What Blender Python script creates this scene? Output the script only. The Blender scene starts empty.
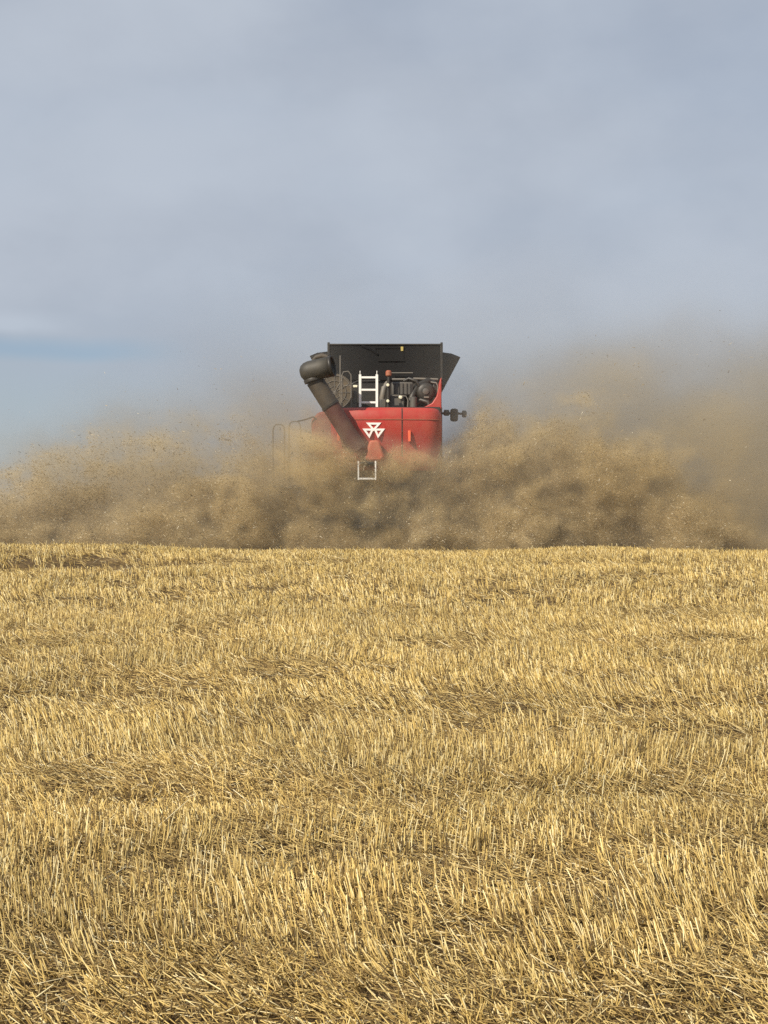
import bpy, bmesh, math, random
import numpy as np
from mathutils import Vector, Matrix

random.seed(7)
rng = np.random.default_rng(11)
C = bpy.context.scene
COL = C.collection
R = math.radians

# ------------------------------------------------------------------ camera
F = 1479.0                       # focal length in pixels of the 768x1024 frame
EYE = 1.60
PITCH = math.atan(33.0 / F)
cam_d = bpy.data.cameras.new("camera")
cam_d.sensor_fit = 'VERTICAL'
cam_d.sensor_height = 36.0
cam_d.lens = F / 1024.0 * 36.0
cam_d.clip_start = 0.1
cam_d.clip_end = 20000.0
cam = bpy.data.objects.new("camera", cam_d)
cam.location = (0, 0, EYE)
cam.rotation_euler = (math.pi / 2 + PITCH, 0, 0)
COL.objects.link(cam)
C.camera = cam

# ------------------------------------------------------------------ world
SUN_EL, SUN_AZ = R(36), math.atan2(-0.66, -0.75)      # azimuth measured from +Y towards +X
world = bpy.data.worlds.new("World")
C.world = world
world.use_nodes = True
wn, wl = world.node_tree.nodes, world.node_tree.links
wn.clear()
def wnode(t, **k):
    n = wn.new(t)
    for a, b in k.items(): setattr(n, a, b)
    return n
w_out = wnode('ShaderNodeOutputWorld')
w_bg = wnode('ShaderNodeBackground')
w_bg.inputs['Strength'].default_value = 0.085
w_sky = wnode('ShaderNodeTexSky', sky_type='NISHITA', sun_disc=False)
w_sky.sun_elevation = SUN_EL
w_sky.sun_rotation = SUN_AZ
w_sky.dust_density = 1.5
w_co = wnode('ShaderNodeTexCoord')
def wmath(op, a, b=None, c=None, clamp=False):
    n = wnode('ShaderNodeMath', operation=op, use_clamp=clamp)
    for i, v in enumerate((a, b, c)):
        if v is None: continue
        if isinstance(v, (int, float)): n.inputs[i].default_value = v
        else: wl.new(v, n.inputs[i])
    return n.outputs[0]
def wsmooth(v, lo, hi):
    n = wnode('ShaderNodeMapRange', interpolation_type='SMOOTHSTEP')
    wl.new(v, n.inputs[0]); n.inputs[1].default_value = lo; n.inputs[2].default_value = hi
    return n.outputs[0]
w_sep = wnode('ShaderNodeSeparateXYZ')
wl.new(w_co.outputs['Generated'], w_sep.inputs[0])
DX, DZ = w_sep.outputs[0], w_sep.outputs[2]
def wnoise(scale, stretch, detail, rough, off):
    m = wnode('ShaderNodeMapping')
    m.inputs['Scale'].default_value = stretch
    m.inputs['Location'].default_value = off
    m.inputs['Rotation'].default_value = (0, R(14), 0)
    wl.new(w_co.outputs['Generated'], m.inputs[0])
    n = wnode('ShaderNodeTexNoise')
    n.inputs['Scale'].default_value = scale
    n.inputs['Detail'].default_value = detail
    n.inputs['Roughness'].default_value = rough
    wl.new(m.outputs[0], n.inputs['Vector'])
    return n.outputs[0]
n_big = wnoise(3.2, (1, 1, 2.2), 4.0, 0.5, (0.3, 1.7, 0.4))
n_fine = wnoise(4.2, (1, 1, 1.6), 6.0, 0.5, (2.3, 0.7, 1.1))
# cover of thin grey cloud, everywhere except a few bluer gaps
cover = wsmooth(wmath('ADD', wmath('MULTIPLY', n_big, 0.72), wmath('MULTIPLY', n_fine, 0.28)), 0.30, 0.62)
cover = wmath('MULTIPLY_ADD', cover, 0.20, 0.77)
# a clear slot low on the left with a bright cloud edge over it
slot_z = wmath('ADD', DZ, wmath('MULTIPLY', wmath('SUBTRACT', n_fine, 0.5), 0.035))
left = wmath('SUBTRACT', 1.0, wsmooth(DX, -0.205, -0.115))
slot = wmath('MULTIPLY', left, wmath('SUBTRACT', wsmooth(slot_z, 0.113, 0.123), wsmooth(slot_z, 0.123, 0.137)))
edge = wmath('MULTIPLY', wmath('SUBTRACT', 1.0, wsmooth(DX, -0.245, -0.190)), wmath('SUBTRACT', wsmooth(slot_z, 0.132, 0.141), wsmooth(slot_z, 0.141, 0.155)))
cover = wmath('MULTIPLY', cover, wmath('MULTIPLY_ADD', slot, -0.62, 1.0), clamp=True)
CLOUD_DARK, CLOUD_LIGHT = (3.86, 4.28, 5.00, 1), (4.64, 5.12, 5.86, 1)
w_cc = wnode('ShaderNodeMix', data_type='RGBA')
w_cc.inputs['A'].default_value = CLOUD_DARK
w_cc.inputs['B'].default_value = CLOUD_LIGHT
low = wmath('MULTIPLY', wmath('SUBTRACT', 1.0, wsmooth(DX, -0.20, -0.02)), wmath('SUBTRACT', 1.0, wsmooth(DZ, 0.09, 0.135)))
cover = wmath('MULTIPLY', cover, wmath('MULTIPLY_ADD', low, -0.28, 1.0), clamp=True)
cl_t = wmath('ADD', wsmooth(n_fine, 0.33, 0.66), wmath('MULTIPLY', edge, 0.8), clamp=True)
wl.new(cl_t, w_cc.inputs['Factor'])
w_mix = wnode('ShaderNodeMix', data_type='RGBA')
wl.new(cover, w_mix.inputs['Factor'])
wl.new(w_sky.outputs[0], w_mix.inputs['A'])
wl.new(w_cc.outputs['Result'], w_mix.inputs['B'])
w_blue = wnode('ShaderNodeMix', data_type='RGBA')              # clear blue air seen through the slot
wl.new(wmath('MULTIPLY', slot, 0.42), w_blue.inputs['Factor'])
wl.new(w_mix.outputs['Result'], w_blue.inputs['A'])
w_blue.inputs['B'].default_value = (2.75, 3.75, 5.15, 1)
wl.new(w_blue.outputs['Result'], w_bg.inputs['Color'])
wl.new(w_bg.outputs[0], w_out.inputs[0])

# ------------------------------------------------------------------ sun, exposure
sun_d = bpy.data.lights.new("sun", 'SUN')
sun_d.energy = 4.3
sun_d.angle = R(0.6)
sun_d.color = (1.0, 0.90, 0.74)
sun = bpy.data.objects.new("sun", sun_d)
to_sun = Vector((math.sin(SUN_AZ) * math.cos(SUN_EL), math.cos(SUN_AZ) * math.cos(SUN_EL), math.sin(SUN_EL)))
sun.rotation_euler = to_sun.to_track_quat('Z', 'Y').to_euler()
COL.objects.link(sun)
C.view_settings.view_transform = 'Standard'
C.view_settings.look = 'None'
C.view_settings.exposure = 0.35
C.view_settings.gamma = 1.0
C.view_settings.use_curve_mapping = False
C.render.engine = 'CYCLES'
C.cycles.max_bounces = 8
C.cycles.volume_bounces = 4
C.cycles.use_denoising = False                     # keeps the fine grain of dust and straw
C.cycles.volume_step_rate = 1.0
C.cycles.volume_max_steps = 256

# ------------------------------------------------------------------ helpers
def at(px, py, Y):
    """point at depth Y seen at picture position (px, py): used to take measures off the photograph"""
    dx, u = (px - 384.0) / F, (512.0 - py) / F
    c, s = math.cos(PITCH), math.sin(PITCH)
    d = Vector((dx, c - u * s, s + u * c))
    return Vector((0, 0, EYE)) + d * (Y / d.y)

def vnoise(x, y, z=None, seed=0):
    """smooth gradient noise, about -0.7..0.7, vectorised"""
    if z is None: z = np.zeros_like(x)
    P = np.random.default_rng(seed).permutation(256).astype(np.int64)
    P = np.concatenate([P, P, P])
    G = np.random.default_rng(seed + 91).normal(size=(256, 3))
    G /= np.linalg.norm(G, axis=1)[:, None]
    xi, yi, zi = (np.floor(v).astype(np.int64) for v in (x, y, z))
    xf, yf, zf = x - xi, y - yi, z - zi
    u, v, w = (t * t * t * (t * (t * 6 - 15) + 10) for t in (xf, yf, zf))
    xi &= 255; yi &= 255; zi &= 255
    out = 0
    for a in (0, 1):
        for b in (0, 1):
            for c in (0, 1):
                h = P[P[P[xi + a & 255] + (yi + b & 255)] + (zi + c & 255)]
                g = G[h]
                d = g[:, 0] * (xf - a) + g[:, 1] * (yf - b) + g[:, 2] * (zf - c)
                out = out + d * (u if a else 1 - u) * (v if b else 1 - v) * (w if c else 1 - w)
    return out * 1.5

def fbm(x, y, z=None, octaves=4, seed=0, gain=0.5):
    a, s, f = 1.0, 0, 1.0
    for o in range(octaves):
        s = s + a * vnoise(x * f, y * f, None if z is None else z * f, seed + o * 7)
        a *= gain; f *= 2.03
    return s

def sstep(v, lo, hi):
    t = np.clip((v - lo) / (hi - lo), 0, 1)
    return t * t * (3 - 2 * t)

def node_mat(name):
    m = bpy.data.materials.new(name)
    m.use_nodes = True
    nt = m.node_tree
    b = nt.nodes['Principled BSDF']
    return m, nt, b

def dusty(name, col, rough=0.5, dust=0.35, dcol=(0.30, 0.22, 0.12), scale=6.0, metal=0.0, spec=0.5, bump=0.0):
    """paint, rubber or metal under an uneven film of straw dust"""
    m, nt, b = node_mat(name)
    N, L = nt.nodes, nt.links
    tc = N.new('ShaderNodeTexCoord')
    n1 = N.new('ShaderNodeTexNoise'); n1.inputs['Scale'].default_value = scale; n1.inputs['Detail'].default_value = 7; n1.inputs['Roughness'].default_value = 0.65
    n2 = N.new('ShaderNodeTexNoise'); n2.inputs['Scale'].default_value = scale * 0.22; n2.inputs['Detail'].default_value = 3
    L.new(tc.outputs['Object'], n1.inputs['Vector']); L.new(tc.outputs['Object'], n2.inputs['Vector'])
    ad = N.new('ShaderNodeMath'); ad.operation = 'ADD'
    L.new(n1.outputs[0], ad.inputs[0]); L.new(n2.outputs[0], ad.inputs[1])
    mr = N.new('ShaderNodeMapRange'); mr.inputs[1].default_value = 0.75; mr.inputs[2].default_value = 1.35
    mr.inputs[3].default_value = dust * 0.35; mr.inputs[4].default_value = min(1.0, dust * 1.7)
    L.new(ad.outputs[0], mr.inputs[0])
    mx = N.new('ShaderNodeMix'); mx.data_type = 'RGBA'
    mx.inputs['A'].default_value = (*col, 1); mx.inputs['B'].default_value = (*dcol, 1)
    L.new(mr.outputs[0], mx.inputs['Factor']); L.new(mx.outputs['Result'], b.inputs['Base Color'])
    rr = N.new('ShaderNodeMapRange'); rr.inputs[3].default_value = rough; rr.inputs[4].default_value = min(1, rough + 0.45)
    L.new(mr.outputs[0], rr.inputs[0]); L.new(rr.outputs[0], b.inputs['Roughness'])
    b.inputs['Metallic'].default_value = metal
    b.inputs['Specular IOR Level'].default_value = spec
    if bump:
        bp = N.new('ShaderNodeBump'); bp.inputs['Strength'].default_value = bump; bp.inputs['Distance'].default_value = 0.02
        L.new(n1.outputs[0], bp.inputs['Height']); L.new(bp.outputs[0], b.inputs['Normal'])
    return m

def straw_mat(name, cols, rough=0.55, spec=0.35, trans=0.0):
    """a colour per straw, picked per mesh island, with fine mottling"""
    m, nt, b = node_mat(name)
    N, L = nt.nodes, nt.links
    g = N.new('ShaderNodeNewGeometry')
    cr = N.new('ShaderNodeValToRGB')
    e = cr.color_ramp.elements
    while len(e) < len(cols): e.new(0.5)
    for i, (p, c) in enumerate(cols):
        e[i].position = p; e[i].color = (*c, 1)
    L.new(g.outputs['Random Per Island'], cr.inputs[0])
    tc = N.new('ShaderNodeTexCoord')
    n1 = N.new('ShaderNodeTexNoise'); n1.inputs['Scale'].default_value = 38; n1.inputs['Detail'].default_value = 3
    n2 = N.new('ShaderNodeTexNoise'); n2.inputs['Scale'].default_value = 0.9; n2.inputs['Detail'].default_value = 4
    L.new(tc.outputs['Object'], n1.inputs['Vector']); L.new(tc.outputs['Object'], n2.inputs['Vector'])
    ml = N.new('ShaderNodeMath'); ml.operation = 'MULTIPLY'
    L.new(n1.outputs[0], ml.inputs[0]); L.new(n2.outputs[0], ml.inputs[1])
    mr = N.new('ShaderNodeMapRange'); mr.inputs[1].default_value = 0.12; mr.inputs[2].default_value = 0.40
    mr.inputs[3].default_value = 0.72; mr.inputs[4].default_value = 1.18
    L.new(ml.outputs[0], mr.inputs[0])
    mx = N.new('ShaderNodeVectorMath'); mx.operation = 'SCALE'
    L.new(cr.outputs[0], mx.inputs[0]); L.new(mr.outputs[0], mx.inputs['Scale'])
    L.new(mx.outputs[0], b.inputs['Base Color'])
    b.inputs['Roughness'].default_value = rough
    b.inputs['Specular IOR Level'].default_value = spec
    return m

def link(name, me, mat=None, parent=None):
    if mat: me.materials.append(mat)
    o = bpy.data.objects.new(name, me)
    COL.objects.link(o)
    if parent: o.parent = parent; o.matrix_parent_inverse = parent.matrix_world.inverted()
    return o

def build(name, bm, mat, parent=None, bevel=0.0, smooth=True, origin=None):
    """one bmesh, placed in world coordinates -> one mesh object with its origin at the middle of the shape"""
    bmesh.ops.recalc_face_normals(bm, faces=bm.faces)
    cs = [v.co for v in bm.verts]
    c = Vector([(min(v[i] for v in cs) + max(v[i] for v in cs)) / 2 for i in range(3)]) if origin is None else Vector(origin)
    bmesh.ops.translate(bm, verts=bm.verts, vec=-c)
    me = bpy.data.meshes.new(name)
    bm.to_mesh(me); bm.free()
    for p in me.polygons: p.use_smooth = smooth
    o = link(name, me, mat)
    if parent is not None:
        o.parent = parent
        base = Vector((0, 0, 0)); q = parent
        while q is not None: base += q.location; q = q.parent
        o.location = c - base
    else:
        o.location = c
    if bevel:
        b = o.modifiers.new("bevel", 'BEVEL'); b.width = bevel; b.segments = 2; b.limit_method = 'ANGLE'; b.angle_limit = R(40)
    if smooth:
        try: me.set_sharp_from_angle(angle=R(40))
        except Exception: pass
    return o

def box(bm, x0, x1, y0, y1, z0, z1):
    r = bmesh.ops.create_cube(bm, size=1)
    for v in r['verts']:
        v.co = Vector((x0 + (v.co.x + .5) * (x1 - x0), y0 + (v.co.y + .5) * (y1 - y0), z0 + (v.co.z + .5) * (z1 - z0)))

def pbox(bm, px0, px1, py0, py1, Y, depth):
    """box whose near face covers px0..px1, py0..py1 at depth Y"""
    a, b = at(px0, py1, Y), at(px1, py0, Y)
    box(bm, a.x, b.x, Y, Y + depth, a.z, b.z)

def prism(bm, pts, Y, depth):
    """polygon measured in the picture at depth Y, extruded backwards"""
    P = [at(a, b, Y) for a, b in pts]
    f = [bm.verts.new(p) for p in P]
    k = [bm.verts.new(p + Vector((0, depth, 0))) for p in P]
    bm.faces.new(f); bm.faces.new(k[::-1])
    n = len(P)
    for i in range(n): bm.faces.new((f[i], k[i], k[(i + 1) % n], f[(i + 1) % n]))

def tube(bm, pts, r, n=10, cap=True):
    """round tube along a polyline, radius a number or one per point"""
    pts = [Vector(p) for p in pts]
    rs = r if isinstance(r, (list, tuple)) else [r] * len(pts)
    rings = []; prev = None
    for i, p in enumerate(pts):
        t = (pts[min(i + 1, len(pts) - 1)] - pts[max(i - 1, 0)]).normalized()
        if prev is None:
            a = t.orthogonal().normalized()
        else:
            a = (prev - t * prev.dot(t)).normalized()
        prev = a; b = t.cross(a)
        rings.append([bm.verts.new(p + (a * math.cos(2 * math.pi * k / n) + b * math.sin(2 * math.pi * k / n)) * rs[i]) for k in range(n)])
    for A, B in zip(rings, rings[1:]):
        for k in range(n): bm.faces.new((A[k], A[(k + 1) % n], B[(k + 1) % n], B[k]))
    if cap:
        bm.faces.new(rings[0][::-1]); bm.faces.new(rings[-1])

def lathe(bm, prof, center, axis='X', n=40):
    """(offset along the axis, radius) profile turned around an axis through center"""
    c = Vector(center); rings = []
    for o, r in prof:
        ring = []
        for k in range(n):
            a = 2 * math.pi * k / n
            u, v = math.cos(a) * r, math.sin(a) * r
            d = Vector((o, u, v)) if axis == 'X' else Vector((u, o, v)) if axis == 'Y' else Vector((u, v, o))
            ring.append(bm.verts.new(c + d))
        rings.append(ring)
    for A, B in zip(rings, rings[1:]):
        for k in range(n): bm.faces.new((A[k], A[(k + 1) % n], B[(k + 1) % n], B[k]))
    bm.faces.new(rings[0][::-1]); bm.faces.new(rings[-1])

def mesh_arrays(name, V, quads, mat, kind, label, cat, tris=None):
    me = bpy.data.meshes.new(name)
    nq = len(quads); nt = 0 if tris is None else len(tris)
    me.vertices.add(len(V)); me.vertices.foreach_set('co', np.ascontiguousarray(V, dtype=np.float32).ravel())
    loops = quads.ravel() if nt == 0 else np.concatenate([quads.ravel(), tris.ravel()])
    me.loops.add(len(loops)); me.loops.foreach_set('vertex_index', loops.astype(np.int32))
    me.polygons.add(nq + nt)
    st = np.concatenate([np.arange(nq) * 4, nq * 4 + np.arange(nt) * 3]).astype(np.int32)
    me.polygons.foreach_set('loop_start', st)
    me.update(calc_edges=True); me.validate()
    o = link(name, me, mat)
    o['kind'] = kind; o['label'] = label; o['category'] = cat
    return o

# ------------------------------------------------------------------ ground
CREST_Y, CREST_Z = 30.5, 1.50
RUTS = ((4.40, 0.04, 0.02), (7.0, 0.05, -0.02), (10.2, 0.06, 0.03), (13.4, 0.03, 0.08), (25.4, 0.08, 0.0))
def ground(x, y):
    x = np.asarray(x, float); y = np.asarray(y, float)
    s = CREST_Z / CREST_Y
    rise = s * np.minimum(y, CREST_Y)
    k = np.clip(y - 26.0, 0, 9.0)                         # rounds over the crest, then a gentle back slope
    z = np.where(y < 26, s * y, s * 26 + s * k - k * k * (s / 11.0))
    far = np.clip(y - 35.0, 0, None)
    z = z - 1.4 * (1 - np.exp(-far / 40.0)) - far * (2 * 9 * s / 11.0 - s) * np.exp(-far / 30.0)
    near = np.exp(-np.clip(np.hypot(x, y) - 60, 0, None) / 60.0)
    z = z + near * (0.055 * fbm(x * 0.16, y * 0.16, octaves=2, seed=3) + 0.022 * fbm(x * 0.9, y * 0.9, octaves=3, seed=5))
    # wheel ruts running across the field
    for yr, amp, sl in RUTS:
        w = yr + sl * x + 0.25 * np.sin(x * 0.6 + yr)
        z = z - near * amp * (1 + (0.9 * (1 - sstep(x, -3.4, -1.5)) if yr > 25 else 0)) * np.exp(-((y - w) / 0.26) ** 2)
    z = z - 0.13 * (1 - sstep(x, -4.2, -2.2)) * np.exp(-((y - 25.6 - 0.12 * x) / 1.3) ** 2)
    # the crest line itself rolls a little
    roll = np.interp(x, [-12, -8.2, -5.5, -3.0, -1.5, 0.4, 2.6, 3.9, 5.2, 8, 12], [.05, .11, .10, -.03, -.02, -.045, -.05, .035, .01, -.05, -.04])
    z = z + roll * np.exp(-((y - 29.5) / 3.6) ** 2)
    return z

def graded(a, b, fine0, fine1, step, far):
    core = np.arange(fine0, fine1, step)
    lo, hi = [], []
    v, d = fine0, step
    while v > a: d *= 1.22; v -= min(d, far); lo.append(v)
    v, d = fine1, step
    while v < b: hi.append(v); d *= 1.22; v += min(d, far)
    hi.append(b)
    return np.array(lo[::-1] + list(core) + hi)
gx = graded(-6000, 6000, -12, 12, 0.10, 600)
gy = graded(-600, 9000, 2.5, 36, 0.10, 600)
GX, GY = np.meshgrid(gx, gy)
GZ = ground(GX.ravel(), GY.ravel())
V = np.stack([GX.ravel(), GY.ravel(), GZ], 1)
nx_, ny_ = len(gx), len(gy)
ii = (np.arange(ny_ - 1)[:, None] * nx_ + np.arange(nx_ - 1)[None, :]).ravel()
Q = np.stack([ii, ii + 1, ii + nx_ + 1, ii + nx_], 1)

m_soil, nt, b = node_mat("chaff_covered_soil")
N, L = nt.nodes, nt.links
tc = N.new('ShaderNodeTexCoord')
mp = N.new('ShaderNodeMapping'); mp.inputs['Scale'].default_value = (1, 1, 1); L.new(tc.outputs['Object'], mp.inputs[0])
na = N.new('ShaderNodeTexNoise'); na.inputs['Scale'].default_value = 45; na.inputs['Detail'].default_value = 6; na.inputs['Roughness'].default_value = 0.7
nb = N.new('ShaderNodeTexNoise'); nb.inputs['Scale'].default_value = 1.3; nb.inputs['Detail'].default_value = 5
L.new(mp.outputs[0], na.inputs['Vector']); L.new(mp.outputs[0], nb.inputs['Vector'])
mm = N.new('ShaderNodeMath'); mm.operation = 'MULTIPLY_ADD'; mm.inputs[1].default_value = 0.6
L.new(nb.outputs[0], mm.inputs[0]); L.new(na.outputs[0], mm.inputs[2])
cr = N.new('ShaderNodeValToRGB'); e = cr.color_ramp.elements
e[0].position = 0.58; e[0].color = (0.030, 0.022, 0.014, 1)
e[1].position = 0.98; e[1].color = (0.25, 0.172, 0.080, 1)
x_ = e.new(0.74); x_.color = (0.085, 0.058, 0.030, 1)
L.new(mm.outputs[0], cr.inputs[0]); L.new(cr.outputs[0], b.inputs['Base Color'])
b.inputs['Roughness'].default_value = 0.95; b.inputs['Specular IOR Level'].default_value = 0.1
bp = N.new('ShaderNodeBump'); bp.inputs['Strength'].default_value = 0.6; bp.inputs['Distance'].default_value = 0.02
L.new(na.outputs[0], bp.inputs['Height']); L.new(bp.outputs[0], b.inputs['Normal'])
g = mesh_arrays("field", V, Q, m_soil, 'structure', 'harvested field of dark soil and chaff rising to a low crest', 'field')

# ------------------------------------------------------------------ stubble and straw
def prisms(base, dirv, length, rad, taper, sides=3, bend=None):
    """many thin straws at once: returns verts, quads, tris (top cap)"""
    n = len(base)
    ref = np.tile(np.array([0.31, 0.95, 0.05]), (n, 1))
    a = np.cross(dirv, ref); a /= np.linalg.norm(a, axis=1)[:, None]
    bb = np.cross(dirv, a)
    ph = rng.uniform(0, 6.28, n)
    rings = []
    for t, rr in ((0, 1.0), (1, taper)):
        p = base + dirv * (length * t)[:, None]
        if bend is not None and t == 1: p = p + bend
        for k in range(sides):
            an = ph + 2 * math.pi * k / sides
            rings.append(p + (a * np.cos(an)[:, None] + bb * np.sin(an)[:, None]) * (rad * rr)[:, None])
    V = np.stack(rings, 1).reshape(-1, 3)
    o = (np.arange(n) * sides * 2)[:, None]
    q = np.concatenate([o + np.array([[k, (k + 1) % sides, sides + (k + 1) % sides, sides + k]]) for k in range(sides)])
    t = o + np.array([[sides, sides + 1, sides + 2]]) if sides == 3 else None
    return V, q, t

def half_width(y): return 0.27 * y + 4.0

def scatter(y0, y1, density):
    """random points over the part of the field the camera can see, with a margin at either side"""
    area = (half_width(y0) + half_width(y1)) * (y1 - y0)
    n = int(area * density)
    y = rng.uniform(y0, y1, n * 2)
    keep = rng.uniform(0, 1, n * 2) < half_width(y) / half_width(y1)
    y = y[keep][:n]
    x = rng.uniform(-1, 1, len(y)) * half_width(y)
    return x, y

def lodged(x, y):
    """0 where the stubble stands, 1 where it was pushed over"""
    n = fbm(x * 0.42 + 5, y * 0.55, octaves=3, seed=21)
    band = sum(np.exp(-((y - (yr + sl * x + 0.25 * np.sin(x * 0.6 + yr))) / 0.5) ** 2) for yr, am, sl in RUTS)
    return np.clip(sstep(n, 0.24, 0.58) + 0.75 * band, 0, 1)

def hollow(x, y):
    """hollows and trodden strips where little stubble stands"""
    e = 0.6 * fbm(x * 0.5, y * 0.5, octaves=2, seed=71)
    a = (1 - sstep(x + e, -4.2, -2.4)) * np.exp(-((y + e - 25.0 - 0.12 * x) / 2.3) ** 2)
    b = 0.7 * np.exp(-((x + e - 5.5) / 1.6) ** 2) * np.exp(-((y + e - 26.5) / 0.9) ** 2)
    c = 0.6 * np.exp(-((x + e + 0.5) / 1.2) ** 2) * np.exp(-((y + e - 27.0) / 0.8) ** 2)
    return np.clip(a + b + c, 0, 1)

SV, SQ, ST = [], [], []
off = 0
def push(V, q, t):
    global off
    SV.append(V); SQ.append(q + off)
    if t is not None: ST.append(t + off)
    off += len(V)

for (y0, y1, dens, rmul) in ((2.6, 9.0, 350, 0.86), (9.0, 17.0, 225, 1.10), (17.0, 33.5, 88, 1.7)):
    cx, cy = scatter(y0, y1, dens)
    # drill rows: pull each plant towards the nearest row
    ra = R(9); u = cx * math.cos(ra) + cy * math.sin(ra); w = -cx * math.sin(ra) + cy * math.cos(ra)
    sp = 0.17
    w = np.round(w / sp) * sp + rng.normal(0, 0.028, len(w))
    cx, cy = u * math.cos(ra) - w * math.sin(ra), u * math.sin(ra) + w * math.cos(ra)
    thin = fbm(cx * 0.9, cy * 1.4, octaves=3, seed=33)
    keep = rng.uniform(0, 1, len(cx)) < np.clip(np.where(cy > 9, 0.68 + 1.9 * thin, 0.80 + 1.5 * thin), 0.10, 1.0)
    keep &= rng.uniform(0, 1, len(cx)) > 0.52 * hollow(cx, cy)
    cx, cy = cx[keep], cy[keep]
    k = rng.integers(2, 8, len(cx))
    x = np.repeat(cx, k); y = np.repeat(cy, k)
    px, py = x.copy(), y.copy()
    x = x + rng.normal(0, 0.022, len(x)); y = y + rng.normal(0, 0.022, len(y))
    n = len(x)
    ld = lodged(px, py) * rng.uniform(0.65, 1.0, n)
    # lean of a whole patch plus each stem's own
    lx = 0.55 * fbm(px * 0.35, py * 0.35, octaves=3, seed=44) - 0.10
    ly = 0.40 * fbm(px * 0.35 + 9, py * 0.35, octaves=3, seed=45)
    cl = np.repeat(rng.normal(0, 0.13, (len(cx), 2)), k, axis=0)
    sx = lx + cl[:, 0] + rng.normal(0, 0.085, n); sy = ly + cl[:, 1] + rng.normal(0, 0.085, n)
    ang = fbm(px * 0.5, py * 0.5, octaves=3, seed=51) * 3.6 + math.pi * 0.92 + np.repeat(rng.normal(0, 0.55, len(cx)), k) + rng.normal(0, 0.4, n)
    sx = sx + np.cos(ang) * ld * rng.uniform(0.3, 2.3, n); sy = sy + np.sin(ang) * ld * rng.uniform(0.2, 1.7, n)
    d = np.stack([sx, sy, np.ones(n)], 1); d /= np.linalg.norm(d, axis=1)[:, None]
    ln = (0.122 + 0.030 * fbm(px * 0.5, py * 0.5, octaves=2, seed=60)) * rng.uniform(0.55, 1.15, n)
    tall = rng.uniform(0, 1, n) < 0.03
    ln = np.where(tall, ln * 1.5, ln)
    rad = rng.uniform(0.0019, 0.0034, n) * rmul
    z = ground(x, y) - 0.01
    bend = np.stack([rng.normal(0, 0.008, n), rng.normal(0, 0.008, n), np.zeros(n)], 1)
    push(*prisms(np.stack([x, y, z], 1), d, ln, rad, 0.85, 3, bend))
m_stub = straw_mat("standing_straw", [(0.0, (0.090, 0.055, 0.018)), (0.22, (0.25, 0.162, 0.048)), (0.50, (0.54, 0.380, 0.116)), (0.80, (0.73, 0.555, 0.212)), (1.0, (0.86, 0.745, 0.43))], 0.5, 0.4)
mesh_arrays("wheat_stubble", np.concatenate(SV), np.concatenate(SQ), m_stub, 'stuff', 'golden cut wheat stubble standing in rows across the field', 'stubble', np.concatenate(ST))

# loose straw and broken leaf lying between the stems
SV, SQ, ST = [], [], []; off = 0
for (y0, y1, dens, rmul, lmul) in ((2.6, 9.0, 3200, 0.85, 0.52), (9.0, 17.0, 1000, 1.15, 0.68), (17.0, 33.5, 170, 1.6, 1.0)):
    x, y = scatter(y0, y1, dens)
    kp = rng.uniform(0, 1, len(x)) > 0.75 * hollow(x, y)
    x, y = x[kp], y[kp]
    n = len(x)
    an = rng.uniform(0, 6.28, n)
    an = np.where(rng.uniform(0, 1, n) < 0.5, rng.normal(math.pi * 0.9, 0.6, n), an)
    up = np.abs(rng.normal(0.0, 0.38, n))
    d = np.stack([np.cos(an), np.sin(an), up], 1); d /= np.linalg.norm(d, axis=1)[:, None]
    ln = rng.gamma(3.0, 0.035, n) * lmul
    ln = np.clip(ln, 0.02, 0.24)
    rad = rng.uniform(0.0014, 0.0032, n) * rmul
    ld = lodged(x, y)
    z = ground(x, y) + rng.uniform(0.002, 0.030, n) + 0.045 * ld * rng.uniform(0, 1, n)
    bend = np.stack([rng.normal(0, 0.015, n), rng.normal(0, 0.015, n), rng.normal(0, 0.006, n)], 1)
    push(*prisms(np.stack([x, y, z], 1), d, ln, rad, 0.8, 3, bend))
m_lit = straw_mat("loose_straw", [(0.0, (0.095, 0.060, 0.021)), (0.30, (0.29, 0.192, 0.064)), (0.64, (0.53, 0.382, 0.142)), (0.92, (0.68, 0.53, 0.24)), (1.0, (0.84, 0.75, 0.50))], 0.55, 0.35)
mesh_arrays("straw_litter", np.concatenate(SV), np.concatenate(SQ), m_lit, 'stuff', 'loose pale straw lying flattened between the stubble rows', 'straw', np.concatenate(ST))

# ------------------------------------------------------------------ combine harvester
M_RED = dusty("red_paint", (0.42, 0.011, 0.015), 0.36, 0.17, scale=5.0)
M_REDD = dusty("dusty_red_paint", (0.36, 0.020, 0.022), 0.5, 0.45, scale=5.0)
M_ORANGE = dusty("orange_red_paint", (0.50, 0.055, 0.026), 0.5, 0.32, scale=8.0)
M_BLACK = dusty("black_sheet", (0.0085, 0.009, 0.0105), 0.6, 0.012, scale=4.0, spec=0.14)
M_DARK = dusty("dark_machinery", (0.012, 0.013, 0.015), 0.45, 0.06, scale=9.0)
M_GREY = dusty("grey_engine_cover", (0.055, 0.060, 0.066), 0.5, 0.15, scale=9.0)
M_PIPE = dusty("grey_pipe", (0.13, 0.13, 0.13), 0.45, 0.25, scale=9.0)
M_TUBE = dusty("charcoal_auger_paint", (0.020, 0.020, 0.021), 0.5, 0.33, dcol=(0.145, 0.105, 0.062), scale=4.0)
M_SPOUT = dusty("charcoal_spout", (0.022, 0.023, 0.023), 0.5, 0.22, dcol=(0.15, 0.125, 0.085), scale=4.0)
M_WHITE = dusty("white_paint", (0.88, 0.87, 0.83), 0.45, 0.03, scale=10.0)
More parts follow.
